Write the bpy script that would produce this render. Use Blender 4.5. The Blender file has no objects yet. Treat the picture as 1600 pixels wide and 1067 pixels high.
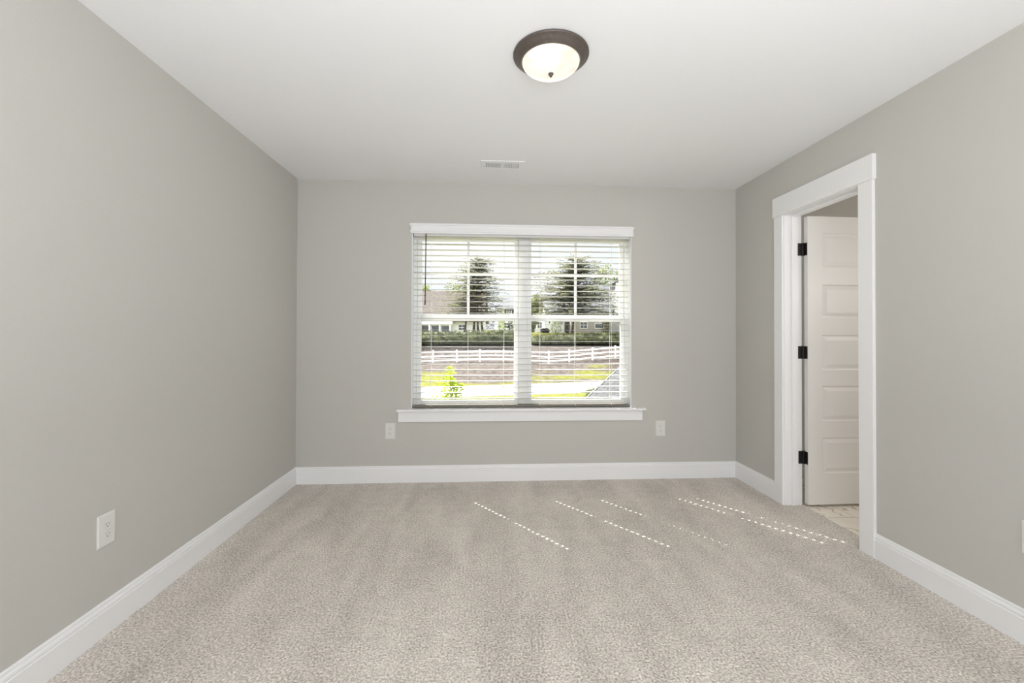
import bpy, bmesh, math, random
from mathutils import Vector, Matrix, noise

S = bpy.context.scene
COL = S.collection
random.seed(7)

# ------------------------------------------------------------------ camera
F, YAW, PITCH, ROLL, CY, EYE = 675.72, -0.0572, 0.0101, 0.0035, 514.11, 1.2066
cam = bpy.data.cameras.new('camera')
cam.sensor_width = 36.0
cam.lens = F / 1600 * 36.0
cam.shift_y = -(533.5 - CY) / 1600
cam.clip_start = 0.02
cam.clip_end = 500
co = bpy.data.objects.new('camera', cam)
COL.objects.link(co)
fwd = Vector((-math.sin(YAW) * math.cos(PITCH), math.cos(YAW) * math.cos(PITCH), math.sin(PITCH)))
rt = Vector((math.cos(YAW), math.sin(YAW), 0))
up = rt.cross(fwd)
r2 = rt * math.cos(ROLL) + up * math.sin(ROLL)
u2 = -rt * math.sin(ROLL) + up * math.cos(ROLL)
co.matrix_world = Matrix(((r2.x, u2.x, -fwd.x, 0), (r2.y, u2.y, -fwd.y, 0), (r2.z, u2.z, -fwd.z, EYE), (0, 0, 0, 1)))
S.camera = co

# ------------------------------------------------------------------ exposure, sky, sun, added fill lights
S.view_settings.view_transform = 'Standard'
S.view_settings.look = 'None'
S.view_settings.gamma = 1.0
S.view_settings.use_curve_mapping = False
S.view_settings.exposure = 0.15
S.cycles.use_denoising = True
S.cycles.use_light_tree = False
S.cycles.max_bounces = 10
S.cycles.diffuse_bounces = 6
S.cycles.transparent_max_bounces = 16
S.cycles.sample_clamp_indirect = 6.0
S.cycles.caustics_reflective = False
S.cycles.caustics_refractive = False

XL, XR, YB, H = -1.5246, 2.1072, 3.556, 2.44
YR = -1.7                                            # rear wall, behind the camera

w = bpy.data.worlds.new('sky')
S.world = w
w.use_nodes = True
nt = w.node_tree
bg = nt.nodes['Background']
tc = nt.nodes.new('ShaderNodeTexCoord')
nz = nt.nodes.new('ShaderNodeTexNoise')
nz.inputs['Scale'].default_value = 3.2
nz.inputs['Detail'].default_value = 4
mp = nt.nodes.new('ShaderNodeMapping')
mp.inputs['Scale'].default_value = (1, 1, 3.2)
cr = nt.nodes.new('ShaderNodeValToRGB')
cr.color_ramp.elements[0].position = 0.40
cr.color_ramp.elements[0].color = (0.74, 0.78, 0.85, 1)
cr.color_ramp.elements[1].position = 0.58
cr.color_ramp.elements[1].color = (0.80, 0.80, 0.80, 1)
nt.links.new(tc.outputs['Generated'], mp.inputs['Vector'])
nt.links.new(mp.outputs['Vector'], nz.inputs['Vector'])
nt.links.new(nz.outputs['Fac'], cr.inputs['Fac'])
nt.links.new(cr.outputs['Color'], bg.inputs['Color'])
sx = nt.nodes.new('ShaderNodeSeparateXYZ')
rg = nt.nodes.new('ShaderNodeMapRange')               # sky behind the camera brightened to lift the shaded house fronts
rg.interpolation_type = 'SMOOTHSTEP'
rg.inputs['From Min'].default_value = 0.15
rg.inputs['From Max'].default_value = -0.45
rg.inputs['To Min'].default_value = 1.25
rg.inputs['To Max'].default_value = 2.9
nt.links.new(tc.outputs['Generated'], sx.inputs[0])
nt.links.new(sx.outputs['Y'], rg.inputs['Value'])
nt.links.new(rg.outputs['Result'], bg.inputs['Strength'])

def light(name, kind, energy, loc, color=(1, 1, 1)):
    l = bpy.data.lights.new(name, kind)
    l.energy = energy
    l.color = color
    o = bpy.data.objects.new(name, l)
    o.location = loc
    COL.objects.link(o)
    return o

sun = light('sun', 'SUN', 15.0, (0, 30, 30), (1.0, 0.97, 0.92))
sun.data.angle = math.radians(0.35)
sun.rotation_euler = Vector((0.777, -1.0, -1.519)).to_track_quat('-Z', 'Y').to_euler()

RW = (-1.25, 1.85, 0.55, 1.95)                        # opening added for the rear fill light, x0 x1 z0 z1
rfill = light('rear_fill', 'AREA', 34, ((RW[0] + RW[1]) / 2, YR - 0.02, (RW[2] + RW[3]) / 2), (0.93, 0.965, 1.0))  # area light added at the rear opening to brighten the room
rfill.data.shape = 'RECTANGLE'
rfill.data.size = RW[1] - RW[0]
rfill.data.size_y = RW[3] - RW[2]
rfill.rotation_euler = (math.radians(90 + 45), 0, 0)
# upward fill light added behind the camera to brighten the ceiling
bounce = light('ceiling_fill', 'AREA', 42, (0.29, -0.30, 0.85), (0.93, 0.965, 1.0))
bounce.data.shape = 'RECTANGLE'
bounce.data.size = 1.8
bounce.data.size_y = 0.5
bounce.rotation_euler = (math.radians(180), 0, 0)
bath = light('bathroom_fill', 'POINT', 16, (3.45, 1.75, 1.65), (1.0, 0.96, 0.92))  # unseen light added to brighten the room past the doorway
bath.data.shadow_soft_size = 0.12

# ------------------------------------------------------------------ helpers
def mat(name, col, rough=0.6, spec=0.5, metal=0.0):
    m = bpy.data.materials.new(name)
    m.use_nodes = True
    b = m.node_tree.nodes['Principled BSDF']
    b.inputs['Base Color'].default_value = (*col, 1)
    b.inputs['Roughness'].default_value = rough
    b.inputs['Specular IOR Level'].default_value = spec
    b.inputs['Metallic'].default_value = metal
    return m

def noisy(name, c0, c1, scale, rough=0.8, bump=0.0, dist=0.002, detail=3, stretch=(1, 1, 1), lo=0.35, hi=0.65, spec=0.3, coord='Object'):
    m = mat(name, c0, rough, spec)
    t = m.node_tree
    b = t.nodes['Principled BSDF']
    tx = t.nodes.new('ShaderNodeTexCoord')
    mpn = t.nodes.new('ShaderNodeMapping')
    mpn.inputs['Scale'].default_value = stretch
    n = t.nodes.new('ShaderNodeTexNoise')
    n.inputs['Scale'].default_value = scale
    n.inputs['Detail'].default_value = detail
    r = t.nodes.new('ShaderNodeValToRGB')
    r.color_ramp.elements[0].position = lo
    r.color_ramp.elements[1].position = hi
    r.color_ramp.elements[0].color = (*c0, 1)
    r.color_ramp.elements[1].color = (*c1, 1)
    t.links.new(tx.outputs[coord], mpn.inputs['Vector'])
    t.links.new(mpn.outputs['Vector'], n.inputs['Vector'])
    t.links.new(n.outputs['Fac'], r.inputs['Fac'])
    t.links.new(r.outputs['Color'], b.inputs['Base Color'])
    if bump:
        bp = t.nodes.new('ShaderNodeBump')
        bp.inputs['Strength'].default_value = bump
        bp.inputs['Distance'].default_value = dist
        t.links.new(n.outputs['Fac'], bp.inputs['Height'])
        t.links.new(bp.outputs['Normal'], b.inputs['Normal'])
    return m

def obj(name, bm, m, parent=None, smooth=False, rz=0.0, loc=None):
    me = bpy.data.meshes.new(name)
    bm.to_mesh(me)
    bm.free()
    for x in (m if isinstance(m, (list, tuple)) else [m]):
        me.materials.append(x)
    if smooth:
        me.polygons.foreach_set('use_smooth', [True] * len(me.polygons))
    o = bpy.data.objects.new(name, me)
    COL.objects.link(o)
    if parent:
        o.parent = parent
    if rz:
        o.rotation_euler.z = rz
    if loc:
        o.location = loc
    return o

def tag(o, label, cat, group=None, kind=None):
    o['label'] = label
    o['category'] = cat
    if group:
        o['group'] = group
    if kind:
        o['kind'] = kind
    return o

def thing(name, label, cat, loc=(0, 0, 0), rz=0.0, group=None, kind=None):
    o = bpy.data.objects.new(name, None)
    o.empty_display_size = 0.1
    COL.objects.link(o)
    o.location = loc
    o.rotation_euler.z = rz
    return tag(o, label, cat, group, kind)

def copy_tree(o, parent=None):
    c = o.copy()
    COL.objects.link(c)
    c.parent = parent
    for ch in list(o.children):
        copy_tree(ch, c)
    return c

def box(bm, x0, x1, y0, y1, z0, z1, bev=0.0, seg=2):
    r = bmesh.ops.create_cube(bm, size=1.0)
    vs = r['verts']
    for v in vs:
        v.co = Vector((x0 if v.co.x < 0 else x1, y0 if v.co.y < 0 else y1, z0 if v.co.z < 0 else z1))
    if bev:
        es = list({e for v in vs for e in v.link_edges})
        bmesh.ops.bevel(bm, geom=es, offset=bev, segments=seg, affect='EDGES', profile=0.5)
    return bm

def B(*a, **k):
    return box(bmesh.new(), *a, **k)

def tube(bm, p, q, r0, r1=None, n=8, cap=True):
    p, q = Vector(p), Vector(q)
    r1 = r0 if r1 is None else r1
    d = (q - p).normalized()
    a = d.orthogonal().normalized()
    b = d.cross(a)
    c0 = [bm.verts.new(p + (a * math.cos(t) + b * math.sin(t)) * r0) for t in [2 * math.pi * i / n for i in range(n)]]
    c1 = [bm.verts.new(q + (a * math.cos(t) + b * math.sin(t)) * r1) for t in [2 * math.pi * i / n for i in range(n)]]
    for i in range(n):
        bm.faces.new((c0[i], c0[(i + 1) % n], c1[(i + 1) % n], c1[i]))
    if cap:
        bm.faces.new(c0[::-1])
        bm.faces.new(c1)

def lathe(prof, n=64):
    bm = bmesh.new()
    rings = []
    for r, z in prof:
        if r < 1e-6:
            rings.append([bm.verts.new((0, 0, z))])
        else:
            rings.append([bm.verts.new((r * math.cos(2 * math.pi * i / n), r * math.sin(2 * math.pi * i / n), z)) for i in range(n)])
    for a, b in zip(rings, rings[1:]):
        for i in range(n):
            j = (i + 1) % n
            if len(a) == 1 and len(b) == 1:
                continue
            if len(a) == 1:
                bm.faces.new((a[0], b[j], b[i]))
            elif len(b) == 1:
                bm.faces.new((a[i], a[j], b[0]))
            else:
                bm.faces.new((a[i], a[j], b[j], b[i]))
    bmesh.ops.recalc_face_normals(bm, faces=bm.faces)
    return bm

def extrude_profile(prof, p, q, out, bm=None):
    """sweep a (thickness, height) profile from p to q; thickness goes along `out`"""
    bm = bm or bmesh.new()
    p, q, out = Vector(p), Vector(q), Vector(out)
    a = [bm.verts.new(p + out * t + Vector((0, 0, h))) for t, h in prof]
    b = [bm.verts.new(q + out * t + Vector((0, 0, h))) for t, h in prof]
    n = len(prof)
    for i in range(n):
        j = (i + 1) % n
        bm.faces.new((a[i], a[j], b[j], b[i]))
    bm.faces.new(a[::-1])
    bm.faces.new(b)
    bmesh.ops.recalc_face_normals(bm, faces=bm.faces)
    return bm

# ------------------------------------------------------------------ materials
M = {}
M['wall'] = noisy('greige_wall_paint', (0.562, 0.547, 0.512), (0.576, 0.561, 0.526), 260, 0.75, 0.08, 0.001, spec=0.25)
M['ceiling'] = noisy('ceiling_paint', (0.88, 0.882, 0.888), (0.90, 0.902, 0.908), 200, 0.85, 0.08, 0.001, spec=0.2)
M['trim'] = mat('white_trim_paint', (0.88, 0.88, 0.885), 0.35, 0.45)
M['vinyl'] = mat('white_vinyl', (0.84, 0.84, 0.83), 0.4, 0.45)
M['slat'] = mat('white_slat', (0.86, 0.855, 0.845), 0.45, 0.4)
M['slat_shade'] = mat('shaded_slat_edge', (0.40, 0.39, 0.36), 0.6, 0.3)  # darker grey puts the shade of the room-facing edge into the colour
M['cord'] = mat('white_cord', (0.82, 0.81, 0.78), 0.8, 0.2)
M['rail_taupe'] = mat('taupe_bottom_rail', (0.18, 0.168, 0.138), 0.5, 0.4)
M['wand'] = mat('dark_wand', (0.045, 0.035, 0.035), 0.35, 0.5)
M['bronze'] = noisy('oil_rubbed_bronze', (0.085, 0.068, 0.056), (0.105, 0.086, 0.072), 60, 0.42, 0.02, 0.0005, spec=0.5)
M['black'] = mat('black_hinge_metal', (0.012, 0.011, 0.010), 0.4, 0.4)
M['plate'] = mat('ivory_white_plastic', (0.76, 0.75, 0.72), 0.35, 0.45)
M['slot'] = mat('dark_slot', (0.16, 0.15, 0.135), 0.8, 0.1)
M['doorpaint'] = mat('door_paint', (0.80, 0.785, 0.765), 0.4, 0.4)
M['dark'] = mat('duct_shade', (0.10, 0.10, 0.10), 0.9, 0.1)

def carpet_mat():
    m = mat('beige_carpet', (0.35, 0.31, 0.26), 0.95, 0.1)
    t = m.node_tree
    N = t.nodes.new
    L = t.links.new
    b = t.nodes['Principled BSDF']
    b.inputs['Sheen Weight'].default_value = 0.15
    tx = N('ShaderNodeTexCoord')
    # tufts
    wob = N('ShaderNodeTexNoise'); wob.inputs['Scale'].default_value = 70; wob.inputs['Detail'].default_value = 2
    add = N('ShaderNodeVectorMath'); add.operation = 'MULTIPLY_ADD'
    add.inputs[1].default_value = (0.012, 0.012, 0.0)
    L(tx.outputs['Object'], wob.inputs['Vector']); L(wob.outputs['Color'], add.inputs[0]); L(tx.outputs['Object'], add.inputs[2])
    vo = N('ShaderNodeTexVoronoi'); vo.inputs['Scale'].default_value = 115
    L(add.outputs[0], vo.inputs['Vector'])
    n1 = N('ShaderNodeTexNoise'); n1.inputs['Scale'].default_value = 115; n1.inputs['Detail'].default_value = 3; n1.inputs['Roughness'].default_value = 0.6
    L(tx.outputs['Object'], n1.inputs['Vector'])
    # vacuum tracks: broad strokes of brushed nap
    mp1 = N('ShaderNodeMapping'); mp1.inputs['Rotation'].default_value = (0, 0, 0.75); mp1.inputs['Scale'].default_value = (2.6, 0.7, 1)
    n2 = N('ShaderNodeTexNoise'); n2.inputs['Scale'].default_value = 1.6; n2.inputs['Detail'].default_value = 2.5; n2.inputs['Distortion'].default_value = 0.6
    L(tx.outputs['Object'], mp1.inputs['Vector']); L(mp1.outputs['Vector'], n2.inputs['Vector'])
    n3 = N('ShaderNodeTexNoise'); n3.inputs['Scale'].default_value = 14; n3.inputs['Detail'].default_value = 3
    L(tx.outputs['Object'], n3.inputs['Vector'])
    # yarn colour: fleck from fine noise, shifted by nap
    sm = N('ShaderNodeMath'); sm.operation = 'MULTIPLY_ADD'; sm.inputs[1].default_value = 0.21
    L(n2.outputs['Fac'], sm.inputs[0])
    fl = N('ShaderNodeMath'); fl.operation = 'MULTIPLY'; fl.inputs[1].default_value = 0.85
    L(n1.outputs['Fac'], fl.inputs[0])
    L(fl.outputs[0], sm.inputs[2])
    s3 = N('ShaderNodeMath'); s3.operation = 'MULTIPLY_ADD'; s3.inputs[1].default_value = 0.10
    L(n3.outputs['Fac'], s3.inputs[0]); L(sm.outputs[0], s3.inputs[2])
    r = N('ShaderNodeValToRGB')
    r.color_ramp.elements[0].position = 0.425
    r.color_ramp.elements[0].color = (0.35, 0.316, 0.280, 1)
    r.color_ramp.elements[1].position = 0.735
    r.color_ramp.elements[1].color = (1.0, 0.925, 0.845, 1)
    L(s3.outputs[0], r.inputs['Fac'])
    L(r.outputs['Color'], b.inputs['Base Color'])
    hs = N('ShaderNodeMath'); hs.operation = 'MULTIPLY_ADD'; hs.inputs[1].default_value = -0.9
    L(vo.outputs['Distance'], hs.inputs[0]); L(n1.outputs['Fac'], hs.inputs[2])
    bp = N('ShaderNodeBump'); bp.inputs['Strength'].default_value = 0.9; bp.inputs['Distance'].default_value = 0.006
    L(hs.outputs[0], bp.inputs['Height']); L(bp.outputs['Normal'], b.inputs['Normal'])
    return m
M['carpet'] = carpet_mat()

def glass_mat():
    m = bpy.data.materials.new('clear_glass')
    m.use_nodes = True
    t = m.node_tree
    t.nodes.clear()
    o = t.nodes.new('ShaderNodeOutputMaterial')
    mx = t.nodes.new('ShaderNodeMixShader')
    mx.inputs[0].default_value = 0.004
    tr = t.nodes.new('ShaderNodeBsdfTransparent')
    tr.inputs['Color'].default_value = (0.96, 0.97, 0.97, 1)
    gl = t.nodes.new('ShaderNodeBsdfGlossy')
    gl.inputs['Roughness'].default_value = 0.02
    t.links.new(tr.outputs[0], mx.inputs[1])
    t.links.new(gl.outputs[0], mx.inputs[2])
    t.links.new(mx.outputs[0], o.inputs['Surface'])
    return m
M['glass'] = glass_mat()

def dome_mat():
    m = bpy.data.materials.new('alabaster_glass')
    m.use_nodes = True
    t = m.node_tree
    b = t.nodes['Principled BSDF']
    out = t.nodes['Material Output']
    tx = t.nodes.new('ShaderNodeTexCoord')
    n = t.nodes.new('ShaderNodeTexNoise')
    n.inputs['Scale'].default_value = 9
    n.inputs['Detail'].default_value = 2
    n.inputs['Distortion'].default_value = 1.0
    r = t.nodes.new('ShaderNodeValToRGB')
    r.color_ramp.elements[0].position = 0.36
    r.color_ramp.elements[0].color = (0.84, 0.70, 0.50, 1)
    r.color_ramp.elements[1].position = 0.52
    r.color_ramp.elements[1].color = (1.0, 0.95, 0.87, 1)
    t.links.new(tx.outputs['Object'], n.inputs['Vector'])
    t.links.new(n.outputs['Fac'], r.inputs['Fac'])
    b.inputs['Base Color'].default_value = (0.52, 0.50, 0.46, 1)
    b.inputs['Roughness'].default_value = 0.25
    t.links.new(r.outputs['Color'], b.inputs['Emission Color'])
    b.inputs['Emission Strength'].default_value = 0.50
    tr = t.nodes.new('ShaderNodeBsdfTransparent')
    tr.inputs['Color'].default_value = (1.0, 0.95, 0.86, 1)
    mx = t.nodes.new('ShaderNodeMixShader')
    mx.inputs[0].default_value = 0.07
    t.links.new(b.outputs[0], mx.inputs[1])
    t.links.new(tr.outputs[0], mx.inputs[2])
    t.links.new(mx.outputs[0], out.inputs['Surface'])
    return m
M['dome'] = dome_mat()

def marble_mat():
    m = mat('marble_tile', (0.72, 0.63, 0.52), 0.25, 0.5)
    t = m.node_tree
    N = t.nodes.new
    L = t.links.new
    b = t.nodes['Principled BSDF']
    tx = N('ShaderNodeTexCoord')
    n = N('ShaderNodeTexNoise'); n.inputs['Scale'].default_value = 2.1; n.inputs['Detail'].default_value = 4; n.inputs['Distortion'].default_value = 1.3
    L(tx.outputs['Object'], n.inputs['Vector'])
    r = N('ShaderNodeValToRGB')
    cs = [(0.0, (0.88, 0.82, 0.73)), (0.47, (0.88, 0.82, 0.73)), (0.492, (0.50, 0.42, 0.31)), (0.51, (0.88, 0.82, 0.73)), (1.0, (0.76, 0.70, 0.61))]
    e = r.color_ramp.elements
    e[0].position, e[0].color = cs[0][0], (*cs[0][1], 1)
    e[1].position, e[1].color = cs[-1][0], (*cs[-1][1], 1)
    for p_, c_ in cs[1:-1]:
        k = e.new(p_); k.color = (*c_, 1)
    L(n.outputs['Fac'], r.inputs['Fac'])
    br = N('ShaderNodeTexBrick')
    br.inputs['Scale'].default_value = 1.0
    br.inputs['Brick Width'].default_value = 0.61
    br.inputs['Row Height'].default_value = 0.305
    br.inputs['Mortar Size'].default_value = 0.003
    br.inputs['Mortar'].default_value = (0.55, 0.50, 0.44, 1)
    L(tx.outputs['Object'], br.inputs['Vector'])
    L(r.outputs['Color'], br.inputs['Color1']); L(r.outputs['Color'], br.inputs['Color2'])
    L(br.outputs['Color'], b.inputs['Base Color'])
    return m
M['marble'] = marble_mat()

# ------------------------------------------------------------------ room shell
T = 0.12
WT = 0.114                                            # right partition thickness
XJ = XR + 0.125                                       # far edge of the door jamb
OX0, OX1, OZ0, OZ1 = -0.615, 1.204, 0.592, 2.05       # window opening
DY0, DY1, DZ = 2.31, 2.972, 2.07                      # rough door opening in the right wall
WY1 = YB + 0.15                                       # outer face of the window wall

tag(obj('floor', B(XL - T, XJ, YR - T, WY1, -0.12, 0.0), M['carpet']), 'beige cut pile carpet floor with vacuum tracks', 'floor', kind='structure')
tag(obj('ceiling', B(XL - 0.4, 4.3, YR - 0.4, WY1 + 0.25, H, H + 0.15), M['ceiling']), 'plain white painted ceiling above the bedroom', 'ceiling', kind='structure')
tag(obj('wall_left', B(XL - T, XL, YR - T, WY1, 0, H), M['wall']), 'bare greige wall on the left of the bedroom', 'wall', kind='structure')
bm = bmesh.new()
box(bm, XL, OX0, YB, WY1, 0, H)
box(bm, OX1, XR + WT, YB, WY1, 0, H)
box(bm, OX0, OX1, YB, WY1, 0, OZ0 - 0.02)
box(bm, OX0, OX1, YB, WY1, OZ1, H)
tag(obj('wall_back', bm, M['wall']), 'greige end wall around the white window', 'wall', kind='structure')
bm = bmesh.new()
box(bm, XR, XR + WT, YR - T, DY0, 0, H)
box(bm, XR, XR + WT, DY1, YB, 0, H)
box(bm, XR, XR + WT, DY0, DY1, DZ, H)
tag(obj('wall_right', bm, M['wall']), 'greige wall with the door opening on the right', 'wall', kind='structure')
bm = bmesh.new()
box(bm, XL, RW[0], YR - T, YR, 0, H)
box(bm, RW[1], XR, YR - T, YR, 0, H)
box(bm, RW[0], RW[1], YR - T, YR, 0, RW[2])
box(bm, RW[0], RW[1], YR - T, YR, RW[3], H)
tag(obj('wall_rear', bm, M['wall']), 'greige wall behind the camera with an opening added for fill light', 'wall', kind='structure')

# bathroom beyond the door
tag(obj('floor_bathroom', B(XJ, 4.1, 1.2, WY1, -0.12, -0.004), M['marble']), 'cream marble tile floor with tan veins past the doorway', 'floor', kind='structure')
tag(obj('wall_bathroom_back', B(XR + WT, 4.1, YB, WY1, 0, H), M['wall']), 'dim greige wall seen above the open door', 'wall', kind='structure')
tag(obj('wall_bathroom_front', B(XR + WT, 4.1, 1.2, 1.3, 0, H), M['wall']), 'near greige wall of the room past the doorway', 'wall', kind='structure')
tag(obj('wall_bathroom_side', B(4.0, 4.1, 1.3, YB, 0, H), M['wall']), 'far side greige wall of the room past the doorway', 'wall', kind='structure')

# ------------------------------------------------------------------ baseboards
BBP = [(0, 0), (0.0145, 0), (0.0145, 0.098), (0.0115, 0.1005), (0.0125, 0.104), (0.0125, 0.110), (0.0105, 0.1165), (0.0070, 0.1185), (0.0070, 0.1225), (0.0062, 0.129), (0.0035, 0.1335), (0, 0.1335)]
CASO, CASI = 3.041, 2.232                             # outer edges of the door casing
for nm, p, q, out, lab in (
        ('baseboard_left', (XL, YR, 0), (XL, YB, 0), (1, 0, 0), 'white moulded baseboard along the left wall'),
        ('baseboard_back', (XL, YB, 0), (XR, YB, 0), (0, -1, 0), 'white moulded baseboard under the window'),
        ('baseboard_right', (XR, CASO, 0), (XR, YB, 0), (-1, 0, 0), 'short white baseboard between the door casing and the corner'),
        ('baseboard_right', (XR, YR, 0), (XR, CASI, 0), (-1, 0, 0), 'long white baseboard on the camera side of the door casing')):
    tag(obj(nm, extrude_profile(BBP, p, q, out), M['trim']), lab, 'baseboard', kind='structure')

# ------------------------------------------------------------------ window
win = thing('window_1', 'white twin double-hung window behind the blinds', 'window', ((OX0 + OX1) / 2, YB, OZ0), kind='structure')
WO = Vector(win.location)
def wobj(name, bm, m, parent=None, **k):
    bmesh.ops.translate(bm, verts=bm.verts, vec=-WO)
    return obj(name, bm, m, parent or win, **k)
FY0, FY1 = YB + 0.080, YB + 0.155                     # window unit depth
bm = bmesh.new()                                      # white returns of the opening
box(bm, OX0, OX0 + 0.006, YB + 0.0005, FY0, OZ0, OZ1)
box(bm, OX1 - 0.006, OX1, YB + 0.0005, FY0, OZ0, OZ1)
box(bm, OX0 + 0.006, OX1 - 0.006, YB + 0.0005, FY0, OZ1 - 0.006, OZ1)
wobj('jamb_liner', bm, M['trim'])
MX0, MX1 = 0.264, 0.337                               # mullion post between the two units
bm = bmesh.new()
fx0, fx1, fz0, fz1 = OX0 + 0.001, OX1 - 0.001, OZ0 + 0.001, OZ1 - 0.001
box(bm, fx0, fx0 + 0.027, FY0, FY1, fz0, fz1, 0.002)
box(bm, fx1 - 0.027, fx1, FY0, FY1, fz0, fz1, 0.002)
box(bm, fx0 + 0.027, fx1 - 0.027, FY0, FY1, fz0, fz0 + 0.024, 0.002)
box(bm, fx0 + 0.027, fx1 - 0.027, FY0, FY1, fz1 - 0.03, fz1, 0.002)
wobj('window_frame', bm, M['vinyl'])
wobj('mullion', B(MX0, MX1, FY0 - 0.004, FY1, fz0 + 0.024, fz1 - 0.03, 0.003), M['vinyl'])
LY0, LY1 = FY0 + 0.008, FY0 + 0.034                   # lower (inner) sash
UY0, UY1 = FY0 + 0.038, FY0 + 0.064                   # upper (outer) sash
def sash(x0, x1, z0, z1, y0, y1, st, bot, top, grille):
    bm = bmesh.new()
    box(bm, x0, x0 + st, y0, y1, z0, z1, 0.003)
    box(bm, x1 - st, x1, y0, y1, z0, z1, 0.003)
    box(bm, x0 + st, x1 - st, y0 + 0.0005, y1 - 0.0005, z0, z0 + bot, 0.003)
    box(bm, x0 + st, x1 - st, y0 + 0.0005, y1 - 0.0005, z1 - top, z1, 0.003)
    s = wobj('sash', bm, M['vinyl'])
    ym = (y0 + y1) / 2
    s2 = wobj('glass_pane', B(x0 + st - 0.002, x1 - st + 0.002, ym - 0.002, ym + 0.002, z0 + bot - 0.002, z1 - top + 0.002), M['glass'], s)
    if grille:
        bm = bmesh.new()
        xm = (x0 + x1) / 2
        zm = grille
        box(bm, xm - 0.011, xm + 0.011, ym - 0.009, ym - 0.003, z0 + bot, z1 - top)
        box(bm, x0 + st, xm - 0.011, ym - 0.009, ym - 0.003, zm - 0.011, zm + 0.011)
        box(bm, xm + 0.011, x1 - st, ym - 0.009, ym - 0.003, zm - 0.011, zm + 0.011)
        wobj('muntin_grille', bm, M['vinyl'], s)
    return s
for (gx0, gx1) in ((fx0 + 0.027, MX0), (MX1, fx1 - 0.027)):
    sash(gx0 + 0.001, gx1 - 0.001, fz0 + 0.025, 1.345, LY0, LY1, 0.036, 0.030, 0.036, None)
    sash(gx0 + 0.001, gx1 - 0.001, 1.330, fz1 - 0.031, UY0, UY1, 0.036, 0.036, 0.034, 1.706)
bm = bmesh.new()
box(bm, -0.727, 1.317, YB - 0.045, YB - 0.0005, OZ0 - 0.0195, OZ0, 0.006, 3)
wobj('stool', bm, M['trim'])
wobj('stool_inner', B(OX0, OX1, YB - 0.0005, FY0, OZ0 - 0.0195, OZ0), M['trim'])
wobj('apron', B(-0.714, 1.293, YB - 0.019, YB - 0.0002, 0.489, OZ0 - 0.0195, 0.002), M['trim'])

# ------------------------------------------------------------------ blinds
bl = thing('window_blind', 'wide white two-inch slatted blind hung open across the window', 'window blind', (0.294, YB + 0.045, 0.6))
BO = Vector(bl.location)
def bobj(name, bm, m, parent=None, **k):
    bmesh.ops.translate(bm, verts=bm.verts, vec=-BO)
    return obj(name, bm, m, parent or bl, **k)
BX0, BX1, BY = -0.603, 1.192, YB + 0.045
HOLES = (-0.468, 0.112, 0.447, 1.022, 1.154)
LADD = (-0.461, -0.159, 0.139, 0.439, 0.737, 1.041)
def slat_mesh():
    bm = bmesh.new()
    xs = [BX0]
    for h in HOLES:
        xs += [h - 0.0075, h + 0.0075]
    xs.append(BX1)
    ys = [-0.025, -0.007, 0.007, 0.025]
    hole = lambda i, j: i % 2 == 1 and j == 1
    V = {}
    def v(i, j, k):
        if (i, j, k) not in V:
            V[(i, j, k)] = bm.verts.new((xs[i], BY + ys[j], 0.6 + (0.0014 if k else -0.0014)))
        return V[(i, j, k)]
    nx, ny = len(xs) - 1, 3
    solid = lambda i, j: 0 <= i < nx and 0 <= j < ny and not hole(i, j)
    for i in range(nx):
        for j in range(ny):
            if not solid(i, j):
                continue
            bm.faces.new((v(i, j, 1), v(i + 1, j, 1), v(i + 1, j + 1, 1), v(i, j + 1, 1)))
            bm.faces.new((v(i, j, 0), v(i, j + 1, 0), v(i + 1, j + 1, 0), v(i + 1, j, 0)))
            for (di, dj, a, b) in ((-1, 0, (i, j + 1), (i, j)), (1, 0, (i + 1, j), (i + 1, j + 1)), (0, -1, (i, j), (i + 1, j)), (0, 1, (i + 1, j + 1), (i, j + 1))):
                if not solid(i + di, j + dj):
                    fc = bm.faces.new((v(*a, 0), v(*b, 0), v(*b, 1), v(*a, 1)))
                    fc.material_index = 1 if (dj == -1 and j == 0) else 0  # room-facing edge gets the shade-coloured material
    return bm
ZB, PIT, NS = 0.669, 0.0471, 29
first = bobj('slat', slat_mesh(), [M['slat'], M['slat_shade']])
first.location.z = ZB - 0.6
for k in range(1, NS):
    c = first.copy()
    COL.objects.link(c)
    c.parent = bl
    c.location.z = ZB - 0.6 + PIT * k
VP = [(0, 0), (0.016, 0), (0.016, 0.010), (0.019, 0.013), (0.019, 0.020), (0.016, 0.024), (0.014, 0.050), (0.018, 0.062), (0.024, 0.068), (0.024, 0.080), (0, 0.080)]
bm = extrude_profile([(t + 0.010, h + 2.016) for t, h in VP], (-0.606, YB, 0), (1.196, YB, 0), (0, -1, 0))
extrude_profile([(t, h + 2.016) for t, h in VP], (-0.606, YB - 0.026, 0), (-0.606, YB - 0.001, 0), (-1, 0, 0), bm)
extrude_profile([(t, h + 2.016) for t, h in VP], (1.196, YB - 0.026, 0), (1.196, YB - 0.001, 0), (1, 0, 0), bm)
bobj('valance', bm, M['trim'])
bobj('headrail', B(BX0, BX1, BY - 0.028, BY + 0.028, 2.004, 2.042, 0.002), M['slat'])
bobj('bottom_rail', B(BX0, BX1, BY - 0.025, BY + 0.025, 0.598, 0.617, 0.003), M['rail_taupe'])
for x in LADD:
    bm = bmesh.new()
    for s in (-1, 1):
        tube(bm, (x, BY + s * 0.0265, 0.604), (x, BY + s * 0.0265, 2.01), 0.0011, n=6)
    bobj('ladder_cord', bm, M['cord'])
    bobj('rail_button', B(x - 0.007, x + 0.007, BY - 0.022, BY - 0.008, 0.5925, 0.598, 0.001), M['slot'])
bm = bmesh.new()
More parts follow.
